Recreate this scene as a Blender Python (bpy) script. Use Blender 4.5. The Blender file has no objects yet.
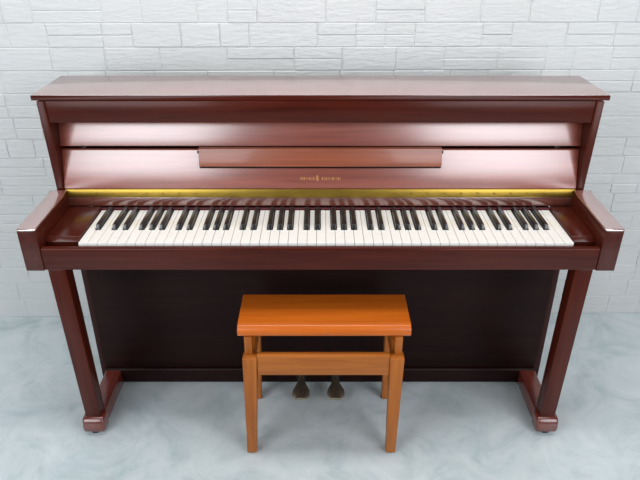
import bpy, bmesh, math, random
from mathutils import Vector
random.seed(7)
C = bpy.context.scene.collection

# ---------------------------------------------------------------- materials
def new_mat(name):
    m = bpy.data.materials.new(name); m.use_nodes = True
    nt = m.node_tree
    return m, nt, nt.nodes['Principled BSDF']

def wood(name, dark, light, grain='X', rough=.28, coat=.6, ior=1.5, bump=.02, scale=1.0, coat_rough=.12, coat_ior=1.5):
    m, nt, b = new_mat(name)
    tc = nt.nodes.new('ShaderNodeTexCoord')
    mp = nt.nodes.new('ShaderNodeMapping')
    s = {'X': (1.2, 22, 22), 'Y': (22, 1.2, 22), 'Z': (22, 22, 1.2)}[grain]
    mp.inputs['Scale'].default_value = [v * scale for v in s]
    nz = nt.nodes.new('ShaderNodeTexNoise')
    nz.inputs['Scale'].default_value = 3.0; nz.inputs['Detail'].default_value = 6
    nz.inputs['Roughness'].default_value = .6; nz.inputs['Distortion'].default_value = .4
    cr = nt.nodes.new('ShaderNodeValToRGB')
    cr.color_ramp.elements[0].position = .32; cr.color_ramp.elements[0].color = (*dark, 1)
    cr.color_ramp.elements[1].position = .68; cr.color_ramp.elements[1].color = (*light, 1)
    bp = nt.nodes.new('ShaderNodeBump'); bp.inputs['Strength'].default_value = bump
    bp.inputs['Distance'].default_value = .002
    L = nt.links.new
    L(tc.outputs['Object'], mp.inputs['Vector']); L(mp.outputs[0], nz.inputs['Vector'])
    L(nz.outputs['Fac'], cr.inputs[0]); L(cr.outputs[0], b.inputs['Base Color'])
    L(nz.outputs['Fac'], bp.inputs['Height']); L(bp.outputs[0], b.inputs['Normal'])
    b.inputs['Roughness'].default_value = rough
    b.inputs['IOR'].default_value = ior
    b.inputs['Coat Weight'].default_value = coat
    b.inputs['Coat Roughness'].default_value = coat_rough
    b.inputs['Coat IOR'].default_value = coat_ior
    return m

def plain(name, col, rough=.4, metal=0., noise=0., coat=0., nscale=60):
    m, nt, b = new_mat(name)
    b.inputs['Roughness'].default_value = rough; b.inputs['Metallic'].default_value = metal
    b.inputs['Coat Weight'].default_value = coat
    tc = nt.nodes.new('ShaderNodeTexCoord'); nz = nt.nodes.new('ShaderNodeTexNoise')
    nz.inputs['Scale'].default_value = nscale; nz.inputs['Detail'].default_value = 3
    cr = nt.nodes.new('ShaderNodeValToRGB')
    k = 1 - noise
    cr.color_ramp.elements[0].position = .3; cr.color_ramp.elements[1].position = .7
    cr.color_ramp.elements[0].color = (col[0]*k, col[1]*k, col[2]*k, 1)
    cr.color_ramp.elements[1].color = (*col, 1)
    nt.links.new(tc.outputs['Object'], nz.inputs['Vector'])
    nt.links.new(nz.outputs['Fac'], cr.inputs[0]); nt.links.new(cr.outputs[0], b.inputs['Base Color'])
    return m

MD, ML = (.040, .0055, .0028), (.072, .0110, .0050)
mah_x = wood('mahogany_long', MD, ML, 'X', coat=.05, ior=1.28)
mah_y = wood('mahogany_deep', MD, ML, 'Y', coat=.35, coat_ior=1.5, rough=.3, ior=1.3, coat_rough=.15)
mah_z = wood('mahogany_upright', MD, ML, 'Z', coat=.05, ior=1.28)
mah_panel = wood('mahogany_panel', (.20, .042, .024), (.30, .070, .040), 'X', rough=.34, coat=1.0, coat_rough=.26, coat_ior=2.15)
mah_gloss = wood('mahogany_gloss', (.11, .030, .020), (.17, .050, .032), 'X', rough=.2, coat=1.0, coat_rough=.20, coat_ior=2.3)
mah_shelf = wood('mahogany_shelf', (.21, .055, .026), (.30, .085, .040), 'X', rough=.35, coat=.3)
mah_sheen = wood('mahogany_pale_sheen', (.20, .06, .045), (.27, .09, .065), 'X', rough=.2, coat=1.0, coat_rough=.20, ior=2.6, coat_ior=3.6)  # mahogany copy lightened, coat overdriven, to put a pale reflection into it
mah_foot = wood('mahogany_foot', (.09, .014, .009), (.15, .026, .016), 'Y', rough=.3, coat=1.0, coat_rough=.18, coat_ior=1.6, ior=1.3)
mah_shaded = wood('mahogany_shaded', (.009, .0030, .0028), (.016, .0050, .0042), 'X', rough=.45, coat=0, ior=1.2)  # darkened mahogany copy; shade below the key bed put into the colour
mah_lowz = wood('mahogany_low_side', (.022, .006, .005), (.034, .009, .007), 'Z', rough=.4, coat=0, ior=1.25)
oak_top = wood('bench_top_wood', (.43, .090, .006), (.54, .125, .010), 'X', rough=.32, coat=.15, ior=1.4)
oak_x = wood('bench_rail_wood', (.27, .076, .010), (.40, .125, .018), 'X', rough=.4, coat=.1, ior=1.35)
oak_y = wood('bench_side_wood', (.27, .076, .010), (.40, .125, .018), 'Y', rough=.4, coat=.1, ior=1.35)
oak_z = wood('bench_leg_wood', (.27, .076, .010), (.40, .125, .018), 'Z', rough=.4, coat=.1, ior=1.35)
white = plain('key_ivory', (.84, .83, .78), .22, noise=.04, coat=.5)
black = plain('key_ebony', (.012, .012, .012), .3, noise=.2, coat=.3)
brass = plain('brass', (.42, .28, .05), .36, 1.0, noise=.12, nscale=25)
gold = plain('gold_leaf', (.50, .22, .09), .4, .3, noise=.1)
felt = plain('red_felt', (.10, .015, .02), .9, noise=.3, nscale=300)
pedal_m = plain('pedal_brass', (.78, .70, .52), .38, 1.0, noise=.3, nscale=80)
iron = plain('dark_iron', (.03, .028, .026), .45, .6, noise=.3)
rubber = plain('black_rubber', (.02, .02, .02), .7, noise=.2)

def wall_material():
    m, nt, b = new_mat('white_ledger_brick')
    tc = nt.nodes.new('ShaderNodeTexCoord'); L = nt.links.new
    n1 = nt.nodes.new('ShaderNodeTexNoise'); n1.inputs['Scale'].default_value = 3.0; n1.inputs['Detail'].default_value = 4
    mp = nt.nodes.new('ShaderNodeMapping'); mp.inputs['Scale'].default_value = (8, 8, 30)
    n2 = nt.nodes.new('ShaderNodeTexNoise'); n2.inputs['Scale'].default_value = 3.0; n2.inputs['Detail'].default_value = 8
    n2.inputs['Roughness'].default_value = .65
    cr = nt.nodes.new('ShaderNodeValToRGB')
    cr.color_ramp.elements[0].position = .3; cr.color_ramp.elements[0].color = (.56, .585, .58, 1)
    cr.color_ramp.elements[1].position = .7; cr.color_ramp.elements[1].color = (.645, .66, .665, 1)
    mx = nt.nodes.new('ShaderNodeMath'); mx.operation = 'MULTIPLY_ADD'; mx.inputs[1].default_value = .55
    mm = nt.nodes.new('ShaderNodeMath'); mm.operation = 'MULTIPLY'; mm.inputs[1].default_value = .16
    bp = nt.nodes.new('ShaderNodeBump'); bp.inputs['Strength'].default_value = .6; bp.inputs['Distance'].default_value = .006
    L(tc.outputs['Object'], n1.inputs['Vector']); L(tc.outputs['Object'], mp.inputs['Vector'])
    L(mp.outputs[0], n2.inputs['Vector'])
    L(n2.outputs['Fac'], mm.inputs[0]); L(n1.outputs['Fac'], mx.inputs[0]); L(mm.outputs[0], mx.inputs[2])
    L(mx.outputs[0], cr.inputs[0]); L(cr.outputs[0], b.inputs['Base Color'])
    L(n2.outputs['Fac'], bp.inputs['Height']); L(bp.outputs[0], b.inputs['Normal'])
    b.inputs['Roughness'].default_value = .6
    return m

def floor_material():
    m, nt, b = new_mat('mottled_blue_grey_floor')
    tc = nt.nodes.new('ShaderNodeTexCoord'); L = nt.links.new
    n1 = nt.nodes.new('ShaderNodeTexNoise'); n1.inputs['Scale'].default_value = 7; n1.inputs['Detail'].default_value = 9
    n1.inputs['Roughness'].default_value = .68; n1.inputs['Distortion'].default_value = .8
    cr = nt.nodes.new('ShaderNodeValToRGB')
    e = cr.color_ramp.elements
    e[0].position = .30; e[0].color = (.38, .465, .485, 1)
    e[1].position = .72; e[1].color = (.61, .67, .68, 1)
    x = e.new(.5); x.color = (.515, .585, .60, 1)
    n2 = nt.nodes.new('ShaderNodeTexNoise'); n2.inputs['Scale'].default_value = 60; n2.inputs['Detail'].default_value = 3
    bp = nt.nodes.new('ShaderNodeBump'); bp.inputs['Strength'].default_value = .12; bp.inputs['Distance'].default_value = .002
    L(tc.outputs['Object'], n1.inputs['Vector']); L(n1.outputs['Fac'], cr.inputs[0]); L(cr.outputs[0], b.inputs['Base Color'])
    L(tc.outputs['Object'], n2.inputs['Vector']); L(n2.outputs['Fac'], bp.inputs['Height']); L(bp.outputs[0], b.inputs['Normal'])
    b.inputs['Roughness'].default_value = .16
    return m

# ---------------------------------------------------------------- mesh helpers
def link(name, bm, mat, parent=None, smooth=True):
    me = bpy.data.meshes.new(name)
    bmesh.ops.recalc_face_normals(bm, faces=bm.faces)
    bm.to_mesh(me); bm.free()
    me.materials.append(mat)
    if smooth:
        for p in me.polygons: p.use_smooth = True
        me.set_sharp_from_angle(angle=math.radians(35))
    o = bpy.data.objects.new(name, me); C.objects.link(o)
    if parent: o.parent = parent
    return o

def bevel(bm, w, seg=2, edges=None):
    if w > 0:
        bmesh.ops.bevel(bm, geom=list(edges if edges else bm.edges), offset=w, segments=seg,
                        affect='EDGES', profile=.5, clamp_overlap=True)

def hexa(pts, bv=.002, seg=2, bm=None):
    """pts: 8 points, bottom ring (4, ccw) then top ring (4)"""
    own = bm is None
    bm = bmesh.new() if own else bm
    v = [bm.verts.new(p) for p in pts]
    for f in ((3, 2, 1, 0), (4, 5, 6, 7), (0, 1, 5, 4), (1, 2, 6, 5), (2, 3, 7, 6), (3, 0, 4, 7)):
        bm.faces.new([v[i] for i in f])
    if own: bevel(bm, bv, seg)
    return bm

def box(x0, x1, y0, y1, z0, z1, bv=.002, seg=2, bm=None):
    return hexa([(x0, y0, z0), (x1, y0, z0), (x1, y1, z0), (x0, y1, z0),
                 (x0, y0, z1), (x1, y0, z1), (x1, y1, z1), (x0, y1, z1)], bv, seg, bm)

def prism_x(profile, x0, x1, bv=.0015, seg=2):
    """profile of (y, z) extruded along x"""
    bm = bmesh.new()
    a = [bm.verts.new((x0, y, z)) for y, z in profile]
    b = [bm.verts.new((x1, y, z)) for y, z in profile]
    bm.faces.new(a); bm.faces.new(b[::-1])
    n = len(a)
    for i in range(n): bm.faces.new((a[i], b[i], b[(i+1) % n], a[(i+1) % n]))
    bmesh.ops.recalc_face_normals(bm, faces=bm.faces)
    bevel(bm, bv, seg)
    return bm

def prism_z(poly, z0, z1, bv=.0008, seg=1):
    bm = bmesh.new()
    a = [bm.verts.new((x, y, z0)) for x, y in poly]
    b = [bm.verts.new((x, y, z1)) for x, y in poly]
    bm.faces.new(a[::-1]); bm.faces.new(b)
    n = len(a)
    for i in range(n): bm.faces.new((a[i], a[(i+1) % n], b[(i+1) % n], b[i]))
    bmesh.ops.recalc_face_normals(bm, faces=bm.faces)
    bevel(bm, bv, seg)
    return bm

def cylinder(c, r, h, seg=20, r2=None, axis='Z'):
    bm = bmesh.new()
    bmesh.ops.create_cone(bm, cap_ends=True, segments=seg, radius1=r, radius2=r if r2 is None else r2, depth=h)
    if axis == 'X': bmesh.ops.rotate(bm, verts=bm.verts, matrix=__import__('mathutils').Matrix.Rotation(math.pi/2, 3, 'Y'))
    if axis == 'Y': bmesh.ops.rotate(bm, verts=bm.verts, matrix=__import__('mathutils').Matrix.Rotation(math.pi/2, 3, 'X'))
    bmesh.ops.translate(bm, verts=bm.verts, vec=c)
    return bm

def empty(name, loc, label, cat):
    o = bpy.data.objects.new(name, None); C.objects.link(o); o.location = loc
    o['label'] = label; o['category'] = cat
    return o

# ---------------------------------------------------------------- the setting
bm = bmesh.new()
v = [bm.verts.new(p) for p in ((-4, -5, 0), (4, -5, 0), (4, .3, 0), (-4, .3, 0))]
bm.faces.new(v)
fl = link('floor', bm, floor_material()); fl['kind'] = 'structure'

def build_wall():
    bm = bmesh.new()
    # mortar backing
    x0, x1, zt = -3.2, 3.2, 2.45
    box(x0, x1, .0, .06, -.01, zt, 0, bm=bm)
    z = 0.0
    rnd = random.Random(11)
    while z < zt - .02:
        h = rnd.choice((.066, .072, .072, .080))
        x = x0 - rnd.random() * .2
        while x < x1:
            w = rnd.choice((.09, .12, .15, .17, .21))
            splits = [(z, h)]
            if rnd.random() < .42: splits = [(z, h/2), (z + h/2, h/2)]
            for zz, hh in splits:
                d = rnd.uniform(.0012, .0036)
                g, c = .0006, .0022
                a0, a1, b0, b1 = x + g, x + w - g, zz + g, zz + hh - g
                if b1 <= zt:
                    hexa([(a0, .0, b0), (a1, .0, b0), (a1, .0, b1), (a0, .0, b1),
                          (a0+c, -d, b0+c), (a1-c, -d, b0+c), (a1-c, -d, b1-c), (a0+c, -d, b1-c)], 0, bm=bm)
            x += w
        z += h
    return bm
wall = link('wall_back', build_wall(), wall_material(), smooth=False)
wall['kind'] = 'structure'
wall.location = (0, .012, 0)
wall.rotation_euler = (0, 0, math.radians(.65))

# ---------------------------------------------------------------- the piano
P = empty('upright_piano', (0, 0, 0), 'reddish brown mahogany upright piano with open keyboard standing against the white brick wall', 'piano')

def part(name, bm, mat, parent=None, label=None):
    o = link(name, bm, mat, parent or P)
    if label: o['label'] = label
    return o

BACK = -.150
W = .742
# lid
lid = part('lid', prism_x([(-.3665, .9445), (-.3665, .9575), (BACK, .9575), (BACK, .9445)], -.757, .757, .0009, 2), mah_sheen,
     label='glossy lid, pale wall reflection boosted in its colour and finish')
part('added_dark_edge', prism_x([(-.3712, .9443), (-.3712, .9560), (-.3700, .9572), (-.3668, .9572), (-.3668, .9443)], -.757, .757, .0006, 1), mah_x, lid, label='added dark strip over the pale lid front')  # added strip, keeps the lid's front face dark beside its bright top
# upper sides
for s in (-1, 1):
    a, b = sorted((s*W, s*(W-.021)))
    part('side_panel', prism_x([(-.362, .56), (-.366, .70), (-.3775, .943), (BACK, .943), (BACK, .56)], a, b, .0015), mah_z)
    a, b = sorted((s*.720, s*.698))
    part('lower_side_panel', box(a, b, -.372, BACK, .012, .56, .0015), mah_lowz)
part('back_panel', box(-.719, .719, BACK-.015, BACK-.002, .03, .942, .001), mah_shaded)
# fascia
part('top_rail', prism_x([(-.3725, .8845), (-.3745, .9435), (-.358, .9435), (-.354, .8845)], -.7205, .7205, .0015), mah_x)
# upper panel (leaning back a little)
part('upper_panel', prism_x([(-.337, .8075), (-.314, .885), (-.294, .885), (-.317, .8075)], -.7205, .7205, .0015), mah_panel)
# fallboard, opened, leaning back
fb = part('fallboard', prism_x([(-.3655, .692), (-.3355, .795), (-.3325, .798), (-.328, .798), (-.320, .794), (-.350, .692)],
                               -.7195, .7195, .001), mah_panel)
hinge = part('hinge', prism_x([(-.3735, .668), (-.3705, .6915), (-.364, .6915), (-.364, .668)], -.716, .716, .0008), brass, fb, 'long brass hinge')
for k in range(28):
    x = -.63 + 1.26*k/27
    part('screw', cylinder((x, -.3722, .680), .0032, .004, 12, axis='Y'), brass, fb)
# maker's marks: a small emblem between two short rows of strokes
bm = bmesh.new()
def yz(z): return -.3655 + (z-.692)/(.795-.692)*.030
def stroke(x, w, z0, z1):
    hexa([(x, yz(z0)-.0012, z0), (x+w, yz(z0)-.0012, z0), (x+w, yz(z0)+.002, z0), (x, yz(z0)+.002, z0),
          (x, yz(z1)-.0012, z1), (x+w, yz(z1)-.0012, z1), (x+w, yz(z1)+.002, z1), (x, yz(z1)+.002, z1)], 0, bm=bm)
x = -.058
r2 = random.Random(3)
while x < .058:
    if abs(x+.008) < .011: x += .003; continue
    w = r2.choice((.0016, .0016, .0045)); stroke(x, w, .7155, .7235); x += w + .0024
stroke(-.0125, .008, .714, .7262); stroke(-.0105, .004, .7262, .7295)
part('emblem', bm, gold, fb, 'small gold maker marks')
# strip under the hinge
part('key_rail', prism_x([(-.3695, .640), (-.3715, .6675), (-.36, .6675), (-.36, .640)], -.7195, .7195, .001), mah_gloss)
part('felt_strip', box(-.63, .66, -.3775, -.3665, .630, .6350, .001), felt)
# music shelf
ms = part('music_shelf', prism_x([(-.3635, .7565), (-.3495, .8045), (-.3385, .8065), (-.3370, .7985), (-.3395, .7965), (-.3510, .7565)], -.336, .336, .0015), mah_shelf,
     label='folded music shelf of lighter orange brown wood')
part('music_ledge', box(-.334, .334, -.365, -.3485, .7525, .756, .001), mah_shaded, ms)
for s in (-1, 1):
    part('shelf_pivot', cylinder((s*.3375, -.343, .792), .004, .006, 12, axis='X'), iron, ms)
# key bed
part('key_bed', box(-.712, .712, -.572, -.365, .562, .598, .002), mah_shaded)
part('key_slip', prism_x([(-.594, .562), (-.594, .622), (-.590, .626), (-.5815, .626), (-.578, .562)], -.712, .712, .001), mah_x)
# arms
for s in (-1, 1):
    a, b = sorted((s*.760, s*.713))
    arm = part('arm', prism_x([(-.596, .560), (-.597, .675), (-.40, .6795), (-.3725, .685), (-.3725, .560)], a, b, .0015, 2), mah_y)
    part('arm_sheen_cap', prism_x([(-.597, .6755), (-.5965, .6785), (-.590, .6810), (-.40, .6850), (-.3735, .6905), (-.3735, .6856), (-.40, .6800)], a, b, .0012, 2), mah_sheen, arm, label='added pale cap, wall reflection put into its colour and finish')  # added slab carrying the boosted pale reflection; arm faces stay dark
for a, b in ((-.7125, -.6235), (.6525, .7125)):
    part('key_block', prism_x([(-.558, .599), (-.558, .626), (-.549, .637), (-.374, .641), (-.374, .599)], a, b, .002, 3), mah_y)
# keys
KL, KR = -.6215, .6505
kw = (KR-KL)/52
YF, YB, ZT = -.575, -.3785, .631
YBF = -.500                                     # front of black keys
names = 'AB' + 'CDEFGAB'*7 + 'C'
bw2 = kw*.29
has_right = {'A': 1, 'B': 0, 'C': 1, 'D': 1, 'E': 0, 'F': 1, 'G': 1}
off = {'A': .10, 'C': -.10, 'D': .10, 'F': -.12, 'G': 0.0}   # black key shift, in white-key widths
for i, n in enumerate(names):
    x0 = KL + i*kw + .0005; x1 = KL + (i+1)*kw - .0005
    # notches where black keys sit
    l = i > 0 and has_right[names[i-1]]
    r = has_right[n] and i < 51
    gp = .0012
    xl = KL + i*kw + off[names[i-1]]*kw + bw2 + gp if l else x0
    xr = KL + (i+1)*kw + off[n]*kw - bw2 - gp if r else x1
    poly = [(x0, YF), (x1, YF)]
    if r: poly += [(x1, YBF-.002), (xr, YBF-.002)]
    poly += [(xr, YB), (xl, YB)]
    if l: poly += [(xl, YBF-.002), (x0, YBF-.002)]
    part('white_key', prism_z(poly, .604, ZT, .0006, 1), white)
    if r:
        xc = KL + (i+1)*kw + off[n]*kw
        a, b = xc-bw2, xc+bw2
        t = .0016
        part('black_key', hexa([(a, YBF, .610), (b, YBF, .610), (b, YB, .610), (a, YB, .610),
                                (a+t, YBF+.009, .6425), (b-t, YBF+.009, .6425), (b-t, YB, .6425), (a+t, YB, .6425)], .0012, 2), black)
# lower case
part('lower_panel', prism_x([(-.383, .068), (-.383, .561), (-.366, .561), (-.366, .068)], -.6985, .6985, .001), mah_shaded)
part('bottom_rail', prism_x([(-.392, .014), (-.392, .062), (-.388, .067), (-.366, .067), (-.366, .014)], -.6985, .6985, .0012), mah_shaded)
# legs, toe rails and feet
for s in (-1, 1):
    o, i = s*.708, s*.661
    o2, i2 = s*.694, s*.649
    xo, xi = sorted((o, i)); xo2, xi2 = sorted((o2, i2))
    part('leg', hexa([(xo2, -.600, .06), (xi2, -.600, .06), (xi2, -.560, .06), (xo2, -.560, .06),
                      (xo, -.591, .5615), (xi, -.591, .5615), (xi, -.548, .5615), (xo, -.548, .5615)], .003, 2), mah_z)
    a, b = sorted((s*.699, s*.648))
    part('toe_rail', prism_x([(-.567, .006), (-.567, .056), (-.40, .060), (-.373, .064), (-.373, .006)], a, b, .003, 3), mah_foot)
    a, b = sorted((s*.704, s*.640))
    ft = part('foot', prism_x([(-.612, .010), (-.616, .025), (-.612, .052), (-.600, .061), (-.566, .061), (-.566, .010)], a, b, .009, 4), mah_foot)
    part('glide', cylinder((s*.674, -.588, .0052), .017, .0104, 20), rubber, ft)
# pedals
for x in (-.061, .049):
    bm = bmesh.new()
    prof = [(-.394, .046, .009), (-.420, .045, .010), (-.440, .042, .017), (-.456, .038, .026), (-.476, .033, .028), (-.490, .029, .018)]
    rings = []
    for y, z, w in prof:
        ring = []
        for k in range(12):
            a = 2*math.pi*k/12
            ring.append(bm.verts.new((x + w*math.cos(a), y, z + .0055*math.sin(a))))
        rings.append(ring)
    for q in range(len(rings)-1):
        for k in range(12):
            bm.faces.new((rings[q][k], rings[q][(k+1) % 12], rings[q+1][(k+1) % 12], rings[q+1][k]))
    bm.faces.new(rings[0]); bm.faces.new(rings[-1][::-1])
    pd = part('pedal', bm, pedal_m, P, 'brass pedal')
    part('pedal_bracket', box(x-.016, x+.016, -.399, -.391, .020, .060, .002), iron, pd)

# ---------------------------------------------------------------- the bench
B = empty('piano_bench', (0.004, -.555, 0), 'small orange brown wooden bench with a flat seat in front of the piano pedals', 'bench')
def bpart(name, bm, mat, parent=None):
    bmesh.ops.translate(bm, verts=bm.verts, vec=(-.004, .555, 0))
    bmesh.ops.translate(bm, verts=bm.verts, vec=(.004, 0, 0))
    return link(name, bm, mat, parent or B)
bpart('seat', prism_x([(-.662, .402), (-.667, .406), (-.669, .414), (-.666, .424), (-.658, .432), (-.646, .435), (-.514, .435), (-.509, .429), (-.509, .402)],
                      -.2205, .2325, .003, 3), oak_top)
for sx in (-1, 1):
    for front in (1, 0):
        y0, y1 = (-.688, -.654) if front else (-.462, -.434)
        t = .004
        xo, xi = sorted((sx*.213+t, sx*.175+t)); xo2, xi2 = sorted((sx*.213-.001, sx*.186-.001))
        if not front: xo, xi = sorted((sx*.206+t, sx*.180+t)); xo2, xi2 = sorted((sx*.214, sx*.192))
        if front:
            lg = bpart('leg', hexa([(xo2, y0+.004, .003), (xi2, y0+.004, .003), (xi2, y1, .003), (xo2, y1, .003),
                           (xo, y0, .346), (xi, y0, .346), (xi, y1, .346), (xo, y1, .346)], .0025, 2), oak_z)
        else:
            lg = bpart('leg', hexa([(xo2, y0, .003), (xi2, y0, .003), (xi2, y1, .003), (xo2, y1, .003),
                           (xo, y0-.050, .346), (xi, y0-.050, .346), (xi, y1-.050, .346), (xo, y1-.050, .346)], .0025, 2), oak_z)
        bpart('foot_pad', cylinder((sx*.200, (y0+y1)/2, .0018), .010, .0036, 14), rubber, lg)
        bpart('seat_post', box(*sorted((sx*.208+t, sx*.188+t)), -.668 if front else -.510, -.656 if front else -.490, .3455, .4025, .002), oak_z)
    a, b = sorted((sx*.206+.004, sx*.186+.004))
    bpart('side_rail', box(a, b, -.6545, -.5115, .293, .343, .002), oak_y)
bpart('front_rail', box(-.1715, .1795, -.6835, -.664, .288, .353, .003), oak_x)
bpart('rear_rail', box(-.1765, .1845, -.504, -.490, .288, .343, .003), oak_x)

# ---------------------------------------------------------------- light
w = bpy.data.worlds.new('World'); bpy.context.scene.world = w; w.use_nodes = True
nt = w.node_tree; bg = nt.nodes['Background']
tc = nt.nodes.new('ShaderNodeTexCoord'); sp = nt.nodes.new('ShaderNodeSeparateXYZ'); cr = nt.nodes.new('ShaderNodeValToRGB')
mr = nt.nodes.new('ShaderNodeMapRange'); mr.inputs['From Min'].default_value = -1; mr.inputs['From Max'].default_value = 1
nt.links.new(tc.outputs['Generated'], sp.inputs[0]); nt.links.new(sp.outputs['Z'], mr.inputs['Value'])
nt.links.new(mr.outputs[0], cr.inputs[0]); nt.links.new(cr.outputs[0], bg.inputs['Color'])
e = cr.color_ramp.elements
e[0].position = .45; e[0].color = (.10, .10, .11, 1)
e[1].position = .95; e[1].color = (.95, .97, 1.0, 1)
bg.inputs['Strength'].default_value = .16

def area(name, loc, target, sx, sy, power, col):
    l = bpy.data.lights.new(name, 'AREA'); l.shape = 'RECTANGLE'; l.size = sx; l.size_y = sy
    l.energy = power; l.color = col
    o = bpy.data.objects.new(name, l); C.objects.link(o); o.location = loc
    o.rotation_euler = (Vector(target)-Vector(loc)).to_track_quat('-Z', 'Y').to_euler()
    return o
area('daylight_left', (-1.75, -2.5, 1.5), (-.3, -.4, .9), 1.5, 1.9, 52, (.93, .95, 1.0))
area('daylight_right', (1.75, -2.5, 1.5), (.3, -.4, .9), 1.5, 1.9, 52, (.95, .95, 1.0))
area('ceiling_lamp', (0, -.62, 2.35), (0, -.5, 0), 2.8, .45, 32, (1.0, .98, .96))

# ---------------------------------------------------------------- camera
cd = bpy.data.cameras.new('camera'); cam = bpy.data.objects.new('camera', cd); C.objects.link(cam)
cd.sensor_width = 36; cd.sensor_fit = 'HORIZONTAL'; cd.lens = 621.3*36/640
cam.location = (-.001, -1.978, 1.384)
cam.rotation_euler = (math.pi/2-.4879, 0, 0)
sc = bpy.context.scene; sc.camera = cam
sc.view_settings.view_transform = 'Standard'; sc.view_settings.look = 'None'
sc.view_settings.gamma = 1; sc.view_settings.use_curve_mapping = False
sc.view_settings.exposure = 0.0
